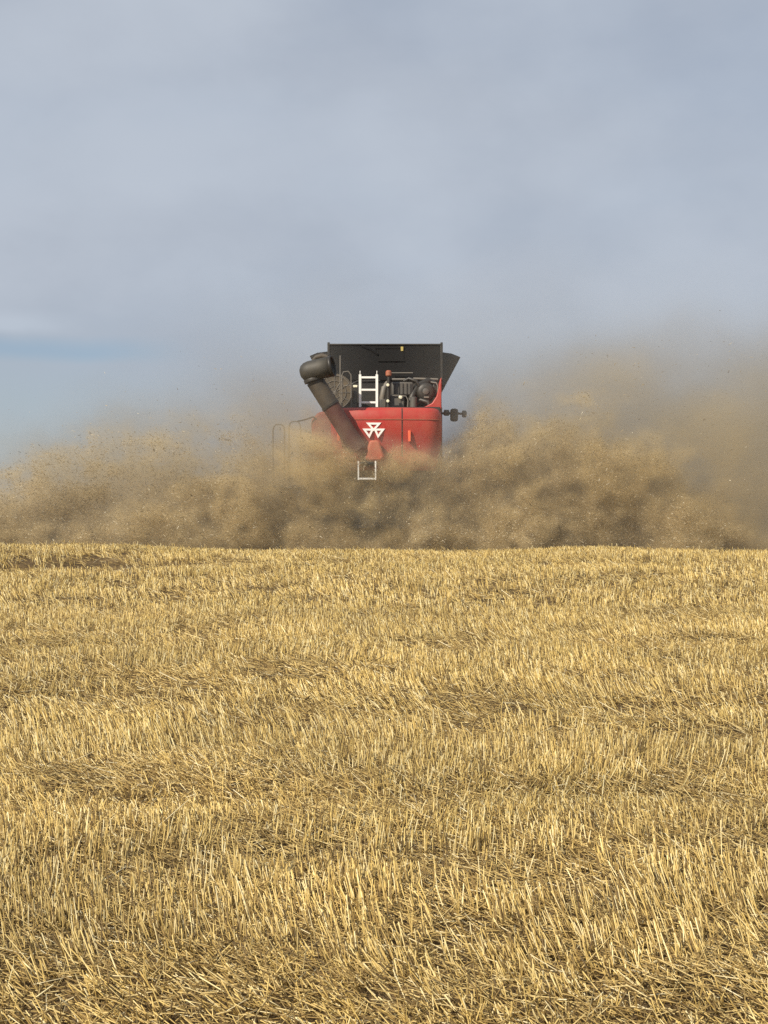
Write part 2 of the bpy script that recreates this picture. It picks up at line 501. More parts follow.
M_RUBBER = dusty("black_rubber", (0.018, 0.018, 0.018), 0.8, 0.45, scale=7.0, bump=0.3)
M_RIM = dusty("grey_wheel_rim", (0.42, 0.42, 0.42), 0.5, 0.35, scale=7.0)
M_MESH = dusty("dusty_screen", (0.05, 0.043, 0.033), 0.7, 0.6, dcol=(0.17, 0.13, 0.085), scale=14.0, bump=0.4)
M_AMBER = dusty("amber_plastic", (0.38, 0.070, 0.035), 0.4, 0.30)
M_YELLOW = dusty("yellow_sticker", (0.50, 0.40, 0.10), 0.5, 0.25)
M_LENS = dusty("pale_lens", (0.85, 0.82, 0.62), 0.2, 0.05)
M_REFL = dusty("orange_reflector", (0.85, 0.14, 0.06), 0.25, 0.08)

YH, YT = 34.5, 36.6                     # depth of the rear hood and of the tank's rear wall
GZC = float(ground(np.array([0.0]), np.array([36.5]))[0])
combine = bpy.data.objects.new("combine_harvester", None)
combine.location = (0.05, 36.5, GZC)
COL.objects.link(combine)
combine['label'] = 'red combine harvester with black grain tank and unloading tube driving away in dust'
combine['category'] = 'combine harvester'
K = combine
bpy.context.view_layer.update()

# body under the hood
bm = bmesh.new()
a, b_ = at(338, 452, 35.3), at(439, 452, 35.3)
box(bm, a.x, b_.x, 35.25, 39.6, GZC + 0.85, at(400, 409, 35.3).z - 0.05)
build("body", bm, M_DARK, K, 0.03)
# rear hood: a shell with rounded corners, leaning a little inwards at the bottom
def hood_ring(x0, x1, yr, yf, r, bulge):
    pts = [(x0, yf)]
    for i in range(9):
        t = math.pi / 2 * i / 8
        pts.append((x0 + r - r * math.cos(t), yr + r - r * math.sin(t)))
    for i in range(1, 9):
        s = i / 9.0
        pts.append((x0 + r + (x1 - x0 - 2 * r) * s, yr - bulge * math.sin(math.pi * s)))
    for i in range(9):
        t = math.pi / 2 * (1 - i / 8)
        pts.append((x1 - r + r * math.cos(t), yr + r - r * math.sin(t)))
    pts.append((x1, yf))
    return pts
bm = bmesh.new()
xl, xr = at(331, 420, 35.0).x, at(441.5, 420, 35.0).x
rows = []
for py, ins, yo in ((407.3, 0.10, 0.10), (408.4, 0.05, 0.04), (411, 0.02, 0.0), (418, 0.0, -0.02), (432, 0.0, 0.0), (436, 0.0, 0.035), (446, 0.02, 0.10), (458, 0.07, 0.20), (470, 0.12, 0.32)):
    z = at(384, py, YH).z
    rows.append([bm.verts.new((x, y, z)) for x, y in hood_ring(xl + ins, xr - ins, YH + yo, 36.4, 0.40, 0.06)])
for A, B in zip(rows, rows[1:]):
    for i in range(len(A) - 1): bm.faces.new((A[i], A[i + 1], B[i + 1], B[i]))
bm.faces.new(rows[0]); 
hood = build("rear_hood", bm, M_RED, K)
sol = hood.modifiers.new("thickness", 'SOLIDIFY'); sol.thickness = 0.02; sol.offset = -1
# seam down the hood
bm = bmesh.new()
sx = at(402, 420, YH).x
zs = [at(384, p, YH).z for p in (408.2, 411, 418, 432, 436, 446, 456)]
ys = [YH + o - 0.056 for o in (0.05, 0.005, -0.015, 0.005, 0.04, 0.105, 0.19)]
for i in range(6):
    q = [bm.verts.new((sx + s, y - 0.004, z)) for s, y, z in ((-.012, ys[i], zs[i]), (.012, ys[i], zs[i]), (.012, ys[i + 1], zs[i + 1]), (-.012, ys[i + 1], zs[i + 1]))]
    q2 = [bm.verts.new(v.co + Vector((0, .03, 0))) for v in q]
    bm.faces.new(q); bm.faces.new(q2[::-1])
    for j in range(4): bm.faces.new((q[j], q2[j], q2[(j + 1) % 4], q[(j + 1) % 4]))
build("seam", bm, M_DARK, hood, smooth=False)
bm = bmesh.new()
cz = at(384, 419.6, YH).z
pts_ = hood_ring(xl - 0.004, xr + 0.004, YH - 0.024, 36.4, 0.40, 0.06)[3:-3]
tube(bm, [(x, y, cz) for x, y in pts_], 0.010, 6)
build("crease", bm, M_REDD, hood)
# emblem of three white triangles
def tri_frame(bm, outer, w, Y):
    """triangle outline of width w metres, 8 mm proud"""
    P = [Vector((p.x, 0, p.z)) for p in (at(a, c, Y) for a, c in outer)]
    cen = sum(P, Vector()) / 3
    n = 3; I = []
    per = sum((P[i] - P[(i + 1) % 3]).length for i in range(3))
    area = ((P[1] - P[0]).cross(P[2] - P[0])).length / 2
    inr = 2 * area / per
    inc = sum((P[i] * (P[(i + 1) % 3] - P[(i + 2) % 3]).length for i in range(3)), Vector()) / per
    I = [inc + (p - inc) * max(0.12, 1 - w / inr) for p in P]
    fo, fi, bo, bi = [], [], [], []
    for p, q in zip(P, I):
        fo.append(bm.verts.new((p.x, Y, p.z))); fi.append(bm.verts.new((q.x, Y, q.z)))
        bo.append(bm.verts.new((p.x, Y + .06, p.z))); bi.append(bm.verts.new((q.x, Y + .06, q.z)))
    for i in range(3):
        j = (i + 1) % 3
        bm.faces.new((fo[i], fo[j], fi[j], fi[i])); bm.faces.new((bo[i], bi[i], bi[j], bo[j]))
        bm.faces.new((fo[i], bo[i], bo[j], fo[j])); bm.faces.new((fi[i], fi[j], bi[j], bi[i]))
bm = bmesh.new()
YE = YH - 0.088
tri_frame(bm, ((366.0, 422.6), (381.4, 422.6), (373.7, 431.2)), 0.045, YE)
tri_frame(bm, ((362.4, 428.6), (374.0, 428.6), (369.4, 438.2)), 0.045, YE + 0.001)
tri_frame(bm, ((373.6, 428.6), (385.0, 428.6), (377.9, 438.2)), 0.045, YE + 0.002)
em = build("emblem", bm, M_WHITE, hood, smooth=False)
em['label'] = 'white emblem of three joined triangle outlines'
# reflectors
for px in (338.5, 409.5):
    bm = bmesh.new(); pbox(bm, px - 1.3, px + 1.3, 430.5, 441.5, YH - 0.085, 0.10)
    build("reflector", bm, M_REFL, hood, 0.008)
# orange-red chute at the bottom of the hood
bm = bmesh.new()
prism(bm, [(369.5, 440), (379, 440), (382, 449), (385, 457), (381, 461), (368, 461.5), (364, 458), (367, 449)], YH - 0.42, 0.40)
build("tail_guard", bm, M_ORANGE, K, 0.05)
# upswept side panels that carry the hood's line up to the tank
bm = bmesh.new()
prism(bm, [(441.6, 377), (440.0, 379.5), (438.6, 388), (436.6, 396), (432.0, 403), (425, 406.6), (416, 408.2), (441.6, 409)], 35.1, 1.35)
build("side_fairing", bm, M_RED, K, 0.03)
bm = bmesh.new()
prism(bm, [(318, 412), (342, 409), (342, 458), (316, 458), (312, 440), (311, 420)], 36.0, 1.9)
build("side_panel", bm, M_REDD, K, 0.06)
bm = bmesh.new()
pa = at(441, 402, 36.5)
box(bm, pa.x - 0.10, pa.x + 0.03, 36.45, 39.3, GZC + 1.2, pa.z - 0.1)
build("side_panel", bm, M_REDD, K, 0.05)
# engine deck
bm = bmesh.new()
a, b_ = at(332, 407, 35.0), at(440, 407, 35.0)
box(bm, a.x, b_.x, 34.75, 36.5, a.z - 0.16, a.z - 0.02)
build("engine_deck", bm, M_DARK, K, 0.02)
bm = bmesh.new()
a, b_ = at(330, 410, 36.7), at(440.5, 372, 36.7)
box(bm, a.x, b_.x, 36.68, 36.9, a.z, b_.z)
build("engine_bay_wall", bm, M_DARK, K)

# grain tank
def slab(bm, quad, t):
    """plate through four corners, thickness t along its normal"""
    q = [Vector(p) for p in quad]
    n = (q[1] - q[0]).cross(q[3] - q[0]).normalized() * t
    f = [bm.verts.new(p) for p in q]; k = [bm.verts.new(p + n) for p in q]
    bm.faces.new(f); bm.faces.new(k[::-1])
    for i in range(4): bm.faces.new((f[i], k[i], k[(i + 1) % 4], f[(i + 1) % 4]))
TL, TR = at(328.6, 345.2, YT), at(441.6, 345.2, YT)
BL, BR = at(328.6, 380, YT), at(441.6, 380, YT)
bm = bmesh.new(); box(bm, TL.x, TR.x, YT, YT + 0.035, BL.z, TL.z)
tank = build("tank_rear_wall", bm, M_BLACK, K, 0.006)
bm = bmesh.new(); box(bm, TL.x - 0.03, TR.x + 0.03, YT - 0.03, YT + 0.06, TL.z, TL.z + 0.035)
build("rim", bm, M_DARK, tank, 0.008)
for s, p in ((-1, TL), (1, TR)):
    bm = bmesh.new(); box(bm, p.x - 0.03, p.x + 0.03, YT - 0.022, YT + 0.05, BL.z, p.z + 0.07)
    build("corner_post", bm, M_DARK, tank, 0.008)
# raised fold, hatch and sticker on the rear wall
bm = bmesh.new(); pbox(bm, 379, 404, 348.5, 360.5, YT - 0.012, 0.012)
build("hatch", bm, M_BLACK, tank, 0.004)
bm = bmesh.new()
tube(bm, [at(362, 346, YT - .012), at(370, 349, YT - .012), at(377.5, 354.5, YT - .012)], 0.03, 6)
pbox(bm, 378, 404.5, 360.2, 361.3, YT - 0.03, 0.03)
pbox(bm, 375, 404.5, 347.6, 348.5, YT - 0.026, 0.026)
build("stiffener", bm, M_BLACK, tank)
bm = bmesh.new(); pbox(bm, 400.8, 403.3, 346.6, 351.0, YT - 0.035, 0.02)
build("sticker", bm, M_YELLOW, tank, 0.004)
# flared side walls and front wall
TF = 39.6
FR = at(458.2, 358.5, 38.4)
bm = bmesh.new()
q0 = Vector((TR.x, YT + 0.02, at(442, 352, YT).z)); q1 = Vector((FR.x, 38.0, FR.z)); q2 = Vector((FR.x - 0.02, TF, FR.z + 0.03))
l0 = Vector((TR.x, YT + 0.02, at(442, 384, YT).z)); l1 = Vector((TR.x + .02, 38.0, l0.z)); l2 = Vector((TR.x + .02, TF, l0.z))
def fan(bm, top, low, t):
    o = Vector((t, 0, -t * 0.4))
    T = [bm.verts.new(p) for p in top]; W = [bm.verts.new(p) for p in low]
    T2 = [bm.verts.new(p + o) for p in top]; W2 = [bm.verts.new(p + o) for p in low]
    for i in range(len(T) - 1):
        bm.faces.new((T[i], T[i + 1], W[i + 1], W[i])); bm.faces.new((T2[i], W2[i], W2[i + 1], T2[i + 1]))
        bm.faces.new((T[i], T2[i], T2[i + 1], T[i + 1])); bm.faces.new((W[i], W[i + 1], W2[i + 1], W2[i]))
    bm.faces.new((T[0], W[0], W2[0], T2[0])); bm.faces.new((T[-1], T2[-1], W2[-1], W[-1]))
mid = q0.lerp(q1, 0.55) + Vector((0, 0, 0.03))
fan(bm, [q0, mid, q1, q2], [l0, l0.lerp(l1, .55), l1, l2], 0.04)
build("tank_side_wall", bm, M_BLACK, K)
bm = bmesh.new()
mir = lambda v: Vector((TL.x + TR.x - v.x, v.y, v.z))
fan(bm, [mir(p) for p in (q0, mid, q1, q2)], [mir(p) for p in (l0, l0.lerp(l1, .55), l1, l2)], -0.04)
build("tank_side_wall", bm, M_BLACK, K)
bm = bmesh.new()
box(bm, TL.x + 0.05, TR.x - 0.05, TF, TF + 0.05, BL.z, TL.z - 0.1)
build("tank_front_wall", bm, M_BLACK, K)
bm = bmesh.new()
box(bm, TL.x + 0.04, TR.x - 0.04, YT + 0.35, TF - 0.05, BL.z - 1.2, BL.z)
build("grain_bin", bm, M_REDD, K, 0.05)

# machinery on the engine deck
def part(name, mat, fn, bevel=0.015, parent=K, smooth=True):
    bm = bmesh.new(); fn(bm); return build(name, bm, mat, parent, bevel, smooth)
YD = 35.6
part("engine_cover", M_GREY, lambda b: pbox(b, 391.5, 413, 381.8, 395.2, YD, 0.8), 0.03)
part("battery_box", M_GREY, lambda b: pbox(b, 388.5, 404.5, 396.0, 409, YD - 0.1, 0.6), 0.03)
part("fuel_cap", M_LENS, lambda b: lathe(b, [(-0.03, 0.03), (-0.02, 0.045), (0.02, 0.045)], at(400.5, 397.3, YD - 0.13), 'Y', 20), 0)
ac = at(425.5, 392, YD + 0.1)
part("air_cleaner", M_DARK, lambda b: lathe(b, [(-0.14, 0.06), (-0.14, 0.16), (-0.10, 0.21), (0.0, 0.23), (0.5, 0.23)], ac, 'Y', 36), 0.0)
part("air_cleaner_clamp", M_PIPE, lambda b: lathe(b, [(-0.012, 0.236), (0.012, 0.236)], ac + Vector((0, 0.12, 0)), 'Y', 36), 0.0)
part("intake_hose", M_DARK, lambda b: tube(b, [at(412, 409, YD), at(411, 400, YD), at(414, 392, YD + .1), at(420, 385, YD + .2), at(428, 381, YD + .3), at(434, 384, YD + .4)], 0.085, 12), 0.0)
part("intake_hose", M_DARK, lambda b: tube(b, [at(430, 408, YD - .1), at(428, 402, YD - .1), at(421, 400, YD - .05), at(416, 404, YD), at(414, 409, YD)], 0.055, 12), 0.0)
part("oil_filter", M_GREY, lambda b: lathe(b, [(-0.13, 0.05), (-0.12, 0.085), (0.12, 0.085), (0.13, 0.06)], at(413.5, 402.3, YD - .15), 'Z', 20), 0.0)
part("bracket", M_DARK, lambda b: pbox(b, 433, 437.5, 384, 396, YD + .1, 0.3), 0.02)
part("cross_pipe", M_PIPE, lambda b: tube(b, [at(391.5, 372.9, YT - .1), at(413, 372.9, YT - .1)], 0.014, 8), 0.0)
part("cross_pipe", M_PIPE, lambda b: tube(b, [at(392, 379.4, YT - .16), at(412, 379.4, YT - .16), at(414, 378.6, YT - .16), at(438, 379.4, YT - .16)], 0.028, 8), 0.0)
part("exhaust_pipe", M_PIPE, lambda b: tube(b, [at(383, 409, YD + .5), at(382, 398, YD + .5), at(384, 388, YD + .5), at(388, 383, YD + .6)], 0.07, 12), 0.0)
post = part("beacon_post", M_DARK, lambda b: tube(b, [at(388.3, 409, YD - .2), at(388.3, 392, YD - .2), at(388.8, 377, YD - .2)], [0.05, 0.045, 0.04], 10), 0.0)
part("beacon", M_AMBER, lambda b: lathe(b, [(-0.07, 0.055), (-0.05, 0.072), (0.04, 0.072), (0.07, 0.045)], at(388.6, 373.4, YD - .2), 'Z', 20), 0.0, post)
for py in (385, 401):
    part("work_light", M_LENS, lambda b: lathe(b, [(-0.03, 0.028), (-0.028, 0.036), (0.03, 0.036)], at(387.8, py, YD - .29), 'Y', 16), 0.0, post)
for k, px in enumerate((395, 399, 403, 407, 410.5)):
    part("cover_rib", M_DARK, lambda b: pbox(b, px - .5, px + .5, 383.5, 393.5, YD - 0.018, 0.018), 0.0)
part("fuel_pipe", M_PIPE, lambda b: tube(b, [at(390, 395.6, YD - .14), at(398, 395.4, YD - .14), at(406, 396.2, YD - .14), at(408, 400, YD - .14), at(407.5, 408.5, YD - .14)], 0.016, 8), 0.0)
part("coolant_hose", M_DARK, lambda b: tube(b, [at(404, 381, YD + .1), at(409, 378.5, YD + .05), at(416, 381, YD), at(419, 386, YD + .02)], 0.04, 10), 0.0)
part("air_cleaner_cap", M_GREY, lambda b: lathe(b, [(-0.03, 0.04), (-0.02, 0.075), (0.02, 0.075)], ac + Vector((0, -.15, 0)), 'Y', 24), 0.0)
part("bolt_plate", M_PIPE, lambda b: pbox(b, 424, 429, 396.4, 398.0, YD - .08, 0.03), 0.004)
part("wiring_box", M_GREY, lambda b: pbox(b, 379.5, 386, 399, 409, YD + .15, 0.4), 0.02)
part("hydraulic_tank", M_GREY, lambda b: pbox(b, 343, 357, 391, 409, YD + .35, 0.4), 0.04)
part("hydraulic_hose", M_DARK, lambda b: tube(b, [at(352, 391, YD + .3), at(352.5, 384, YD + .3), at(357, 381.5, YD + .35), at(380, 381.0, YD + .4)], 0.03, 8), 0.0)
part("deck_rail", M_PIPE, lambda b: tube(b, [at(437.5, 408, YD), at(437.8, 386, YD), at(436.5, 383, YD), at(431, 382, YD + .1)], 0.016, 8), 0.0)
# left: rotating air screen and rails
sc_ = at(334.5, 392.5, 35.7)
scr = part("rotary_air_screen", M_MESH, lambda b: lathe(b, [(-0.02, 0.05), (-0.02, 0.42), (0.02, 0.46), (0.35, 0.46)], sc_, 'Y', 40), 0.0)
def spokes(b):
    for k in range(12):
        t = math.pi * 2 * k / 12
        tube(b, [sc_ + Vector((0, -.03, 0)), sc_ + Vector((math.cos(t) * .41, -.03, math.sin(t) * .41))], 0.009, 6)
    for rr in (0.15, 0.28, 0.41):
        tube(b, [sc_ + Vector((math.cos(t * math.pi / 16) * rr, -.032, math.sin(t * math.pi / 16) * rr)) for t in range(33)], 0.008, 6)
part("grille", M_PIPE, spokes, 0.0, scr)
def rails(b):
    tube(b, [at(340.4, 409, 35.0), at(340.2, 371, 35.0), at(340.2, 355.5, 35.0)], 0.014, 8)
    tube(b, [at(342.0, 409, 34.95), at(342.0, 375, 34.95), at(343.5, 371.8, 34.95), at(348.5, 371.4, 34.95), at(351.0, 375, 34.95), at(351.4, 409, 34.95)], 0.013, 8)
    tube(b, [at(342, 386, 34.97), at(358, 386, 34.97)], 0.011, 8)
part("guard_rail", M_PIPE, rails, 0.0)
part("rail_lamp", M_LENS, lambda b: pbox(b, 353.2, 357.4, 385, 387.4, 34.9, 0.06), 0.01)
# white access ladders
def ladder_up(b):
    for px in (360.1, 376.9):
        pbox(b, px - 1.25, px + 1.25, 374.5, 409, 34.82, 0.05)
        tube(b, [at(px, 375, 34.84), at(px, 370.8, 34.84)], 0.01, 6)
    for py in (377.4, 389.8, 402.4):
        pbox(b, 361.3, 375.7, py - 1.0, py + 1.0, 34.825, 0.04)
part("upper_ladder", M_WHITE, ladder_up, 0.006)
def ladder_low(b):
    for px in (358.4, 375.6):
        pbox(b, px - 0.75, px + 0.75, 461, 480, 33.70, 0.04)
    pbox(b, 359.1, 374.9, 477.8, 479.6, 33.705, 0.035)
part("lower_ladder", M_WHITE, ladder_low, 0.005)
part("ladder_hanger", M_DARK, lambda b: pbox(b, 360, 374, 461.5, 464, 33.72, 1.05), 0.02)

M_TUBER = dusty("auger_paint_red_reflection", (0.075, 0.012, 0.012), 0.5, 0.40, dcol=(0.13, 0.080, 0.050), scale=4.0)  # dusty tube with the red hood's reflection put into its base colour
# unloading auger folded across the back
A0, A1 = at(314.6, 380.5, 34.05), at(358.5, 450, 34.12)
bm = bmesh.new(); tube(bm, [A0, A0.lerp(A1, .2), A0.lerp(A1, .36)], 0.205, 28)
auger = build("unloading_tube", bm, M_TUBE, K)
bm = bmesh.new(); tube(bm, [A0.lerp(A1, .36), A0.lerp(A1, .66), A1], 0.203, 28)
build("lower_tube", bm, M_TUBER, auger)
for t in (0.36,):
    bm = bmesh.new(); c = A0.lerp(A1, t); dv = (A1 - A0).normalized()
    tube(bm, [c - dv * .025, c + dv * .025], 0.222, 28)
    build("collar", bm, M_DARK, auger)
S0, S1 = at(310.0, 371.2, 33.95), at(331.4, 366.2, 33.84)
ax = (S1 - S0).normalized()
bm = bmesh.new()
pr = [S0 - ax * 0.235, S0 - ax * 0.22, S0 - ax * 0.18, S0 - ax * 0.11, S0, S0.lerp(S1, .5), S1]
tube(bm, pr, [0.05, 0.11, 0.170, 0.215, 0.238, 0.236, 0.232], 32, cap=False)
bm.faces.new(bm.verts[0:32])
spout = build("spout", bm, M_SPOUT, auger)
sd = spout.modifiers.new("thickness", 'SOLIDIFY'); sd.thickness = 0.02; sd.offset = -1
bm = bmesh.new(); tube(bm, [S1 - ax * .03, S1 + ax * 0.045], 0.244, 32, cap=False)
lip = build("rubber_lip", bm, M_DARK, spout)
sd = lip.modifiers.new("thickness", 'SOLIDIFY'); sd.thickness = 0.02; sd.offset = -1
bm = bmesh.new(); tube(bm, [S1 - ax * .12, S1 - ax * .10], 0.222, 32)
build("spout_inside", bm, M_DARK, spout)
dv = (A1 - A0).normalized()
fl = at(313.6, 380.2, 34.0)
fd = Vector((0.30, 0, -1)).normalized()
bm = bmesh.new(); tube(bm, [fl - fd * .10, fl - fd * .03, fl + fd * .03], [0.19, 0.228, 0.222], 28)
build("flange", bm, M_DARK, spout)
bm = bmesh.new(); tube(bm, [at(312.5, 360.5, 34.0), at(316, 357.5, 34.0), at(322, 356.0, 34.0), at(328, 357.2, 33.95)], [0.03, 0.06, 0.075, 0.05], 12)
build("spout_hinge", bm, M_TUBE, spout)
bm = bmesh.new(); pbox(bm, 346, 356, 430, 436, 34.15, 0.4)
build("tube_cradle", bm, M_DARK, K, 0.02)

# mirror on its arm at the right of the cab
YM = 36.3
bm = bmesh.new(); tube(bm, [at(436, 413.5, YM), at(448, 413.3, YM), at(465, 413.8, YM)], 0.030, 10)
arm = build("mirror_arm", bm, M_DARK, K)
bm = bmesh.new(); pbox(bm, 450.4, 458.2, 408.4, 421.2, YM - 0.10, 0.16)
build("mirror", bm, M_DARK, arm, 0.05)
bm = bmesh.new(); lathe(bm, [(-0.07, 0.05), (-0.05, 0.075), (0.05, 0.075), (0.07, 0.05)], at(446.5, 412.8, YM), 'X', 16)
build("arm_joint", bm, M_DARK, arm)
bm = bmesh.new(); lathe(bm, [(-0.055, 0.06), (-0.04, 0.085), (0.04, 0.085), (0.055, 0.06)], at(464.3, 413.9, YM), 'X', 16)
build("marker_light", bm, M_DARK, arm)

# hand rails of the cab steps at the left
def loop(px0, px1, top, low, Y, r=0.022):
    p = [at(px0, low, Y), at(px0, top + 6, Y), at(px0 + .8, top + 2, Y), at(px0 + 3, top, Y), at(px1 - 3, top, Y), at(px1 - .8, top + 2, Y), at(px1, top + 6, Y), at(px1, low - 6, Y), at(px1 - 3, low - 1, Y)]
    return p
for (p0, p1, tp, lw, Y) in ((273, 284.5, 424.5, 487, 35.9), (289, 300.5, 421.5, 487, 35.85)):
    bm = bmesh.new(); tube(bm, loop(p0, p1, tp, lw, Y), 0.018, 8)
    build("hand_rail", bm, M_PIPE, K)
bm = bmesh.new(); tube(bm, [at(297, 421.5, 35.85), at(306, 419.5, 35.9), at(313, 417, 35.95), at(322, 422, 36.1)], 0.020, 8)
build("rail_arm", bm, M_DARK, K)
bm = bmesh.new(); a, b_ = at(275, 486, 35.6), at(345, 486, 35.6)
box(bm, a.x, b_.x, 35.2, 36.2, a.z - 0.08, a.z)
build("step_platform", bm, M_DARK, K, 0.02)

# wheels
def wheel(x, y, r, w):
    z = float(ground(np.array([x]), np.array([y]))[0]) + r - 0.03
    bm = bmesh.new()
    lathe(bm, [(-w * .42, r * .55), (-w / 2, r * .66), (-w / 2, r * .86), (-w * .40, r * .96), (w * .40, r * .96), (w / 2, r * .86), (w / 2, r * .66), (w * .42, r * .55)], (x, y, z), 'X', 48)
    for k in range(22):                                           # slanting lugs, two half rows
        for s in (-1, 1):
            t = 2 * math.pi * (k + (0.5 if s > 0 else 0)) / 22
            rad = Vector((0, math.cos(t), math.sin(t))); tan = Vector((s * 0.75, -math.sin(t), math.cos(t))).normalized()
            c = Vector((x + s * w * .24, y, z)) + rad * (r * .965)
            side = tan.cross(rad).normalized()
            vs = []
            for dr in (-r * .03, r * .04):
                for da, db in ((-1, -1), (1, -1), (1, 1), (-1, 1)):
                    vs.append(bm.verts.new(c + rad * dr + tan * (da * w * .27) + side * (db * .028)))
            for f in ((0, 1, 2, 3), (4, 5, 6, 7), (0, 1, 5, 4), (1, 2, 6, 5), (2, 3, 7, 6), (3, 0, 4, 7)): bm.faces.new([vs[i] for i in f])
    ty = build("wheel", bm, M_RUBBER, K)
    bm = bmesh.new()
    lathe(bm, [(-w * .43, r * .56), (-w * .40, r * .50), (-w * .2, r * .40), (-w * .2, r * .12), (-w * .28, r * .10), (w * .28, r * .10), (w * .2, r * .12), (w * .2, r * .40), (w * .40, r * .50), (w * .43, r * .56)], (x, y, z), 'X', 36)
    build("rim", bm, M_RIM, ty)
for sx_ in (-1, 1):
    wheel(0.05 + sx_ * 1.22, 35.75, 0.74, 0.50)
    wheel(0.05 + sx_ * 1.42, 39.0, 0.98, 0.75)
bm = bmesh.new(); tube(bm, [Vector((-1.0, 35.75, GZC + .74)), Vector((1.1, 35.75, GZC + .74))], 0.12, 12)
build("rear_axle", bm, M_DARK, K)
bm = bmesh.new(); tube(bm, [Vector((-1.1, 39.0, GZC + .95)), Vector((1.2, 39.0, GZC + .95))], 0.16, 12)
build("front_axle", bm, M_DARK, K)
bm = bmesh.new(); box(bm, -0.75, 0.85, 34.75, 35.3, GZC + 0.75, GZC + 1.45)
build("straw_chopper", bm, M_DARK, K, 0.05)
for s in (-1, 1):
    bm = bmesh.new(); lathe(bm, [(-0.04, 0.1), (-0.04, 0.42), (0.03, 0.42), (0.06, 0.12), (0.14, 0.10)], (0.05 + s * 0.46, 34.75, GZC + 0.78), 'Z', 28)
    build("spreader_disc", bm, M_DARK, K)

# ------------------------------------------------------------------ dust thrown up behind the machine
VX = 0.10
X0, X1, Y0, Y1, Z0, Z1 = -13.0, 14.0, 32.0, 42.0, 1.1, 10.0
nx, ny, nz = int((X1 - X0) / VX) + 1, int((Y1 - Y0) / VX) + 1, int((Z1 - Z0) / VX) + 1
gx_, gy_, gz_ = np.linspace(X0, X1, nx), np.linspace(Y0, Y1, ny), np.linspace(Z0, Z1, nz)
ZZ, YY, XX = np.meshgrid(gz_, gy_, gx_, indexing='ij')          # x runs fastest
xv, yv, zv = XX.ravel(), YY.ravel(), ZZ.ravel()
def prof(pts, Y=35.5):
    p = np.array([[at(a, b, Y).x, at(a, b, Y).z] for a, b in pts])
    return np.interp(xv, p[:, 0], p[:, 1])
H1 = prof([(-120, 540), (-60, 505), (0, 480), (50, 455), (90, 446), (140, 452), (200, 440), (250, 444), (266, 458), (298, 458), (308, 432), (326, 428), (345, 440), (366, 452), (385, 460), (420, 456), (445, 462), (466, 450), (480, 436), (520, 444), (555, 432), (600, 440), (640, 458), (680, 484), (712, 520), (735, 550), (800, 575)])
H2 = prof([(-120, 480), (0, 452), (50, 425), (100, 415), (150, 405), (200, 392), (250, 376), (300, 376), (335, 400), (380, 430), (430, 432), (450, 410), (500, 392), (540, 372), (600, 356), (680, 346), (780, 345), (860, 360)])
big = fbm(xv * 0.55, yv * 0.55, zv * 0.6, 3, 101)
bil = np.abs(vnoise(xv * 1.1, yv * 1.1, zv * 1.2, 111)) + 0.5 * np.abs(vnoise(xv * 2.3, yv * 2.3, zv * 2.4, 112)) + 0.28 * np.abs(vnoise(xv * 4.6, yv * 4.6, zv * 4.6, 113))
du = np.abs(xv - 0.05)
arc = zv - (0.55 * du - 0.042 * du * du)                        # the straw is thrown outwards in flat arcs
strk = fbm(du * 0.55, yv * 1.3, arc * 2.4, 3, 125, 0.6)
det = 0.85 * fbm(xv * 2.6, yv * 2.6, zv * 2.6, 3, 121, 0.65) + 0.35 * strk
depth_c = 36.6 + 0.8 * fbm(xv * 0.3, zv * 0.2, None, 2, 131)
halfd = 3.4 + 0.9 * big
env = 1 - sstep(np.abs(yv - depth_c), halfd - 1.3, halfd + 0.1)
leftside = 1 - sstep(xv, -5.0, -1.5)
lowf = 0.42 + 0.58 * sstep(xv, -0.2, 2.2) + 0.12 * leftside + 0.28 * np.exp(-((xv + 2.6) / 1.5) ** 2) + 0.30 * (1 - sstep(zv, 1.9, 3.0))
body = sstep(H1 + 0.35 + 0.75 * big + 0.30 * (0.55 - bil) + 0.35 * strk - zv, -0.60, 2.1 - 0.4 * sstep(xv, 0, 2))
D1 = body * env * np.clip(0.50 + 1.40 * det + 0.5 * (0.55 - bil), 0.05, None) * lowf
D1 *= 1.0 + 0.8 * sstep(2.6 - zv, 0, 1.2)
soft = sstep(H2 + 0.6 * big + 0.1 * det - zv, -1.2, 2.0)
veil = sstep(7.4 + 1.2 * fbm(xv * 0.25, yv * 0.25, zv * 0.3, 2, 141) - zv, -1.8, 2.4) * sstep(xv, -7.5, 0.0)
env2 = 1 - sstep(np.abs(yv - 37.2), 3.0, 4.6)
D2 = soft * env2 * np.clip(0.75 + 0.6 * big + 0.2 * det, 0.15, None)
right = sstep(xv, 1.5, 5.5)
D2 *= 0.95 + 0.55 * right + 0.9 * sstep(xv, 5.0, 9.0) * (1 - sstep(zv, 2.2, 4.6))
ends = sstep(xv, X0 + .2, X0 + 3) * (1 - sstep(xv, X1 - 3, X1 - .2))
lid = (1 - sstep(zv, Z1 - 1.0, Z1 - .1))
LP = at(369, 462, 33.7)
gap = 1 - 0.55 * np.exp(-((xv - LP.x) / 0.42) ** 2 - ((zv - LP.z) / 0.55) ** 2) * (1 - sstep(yv, 33.7, 34.2))
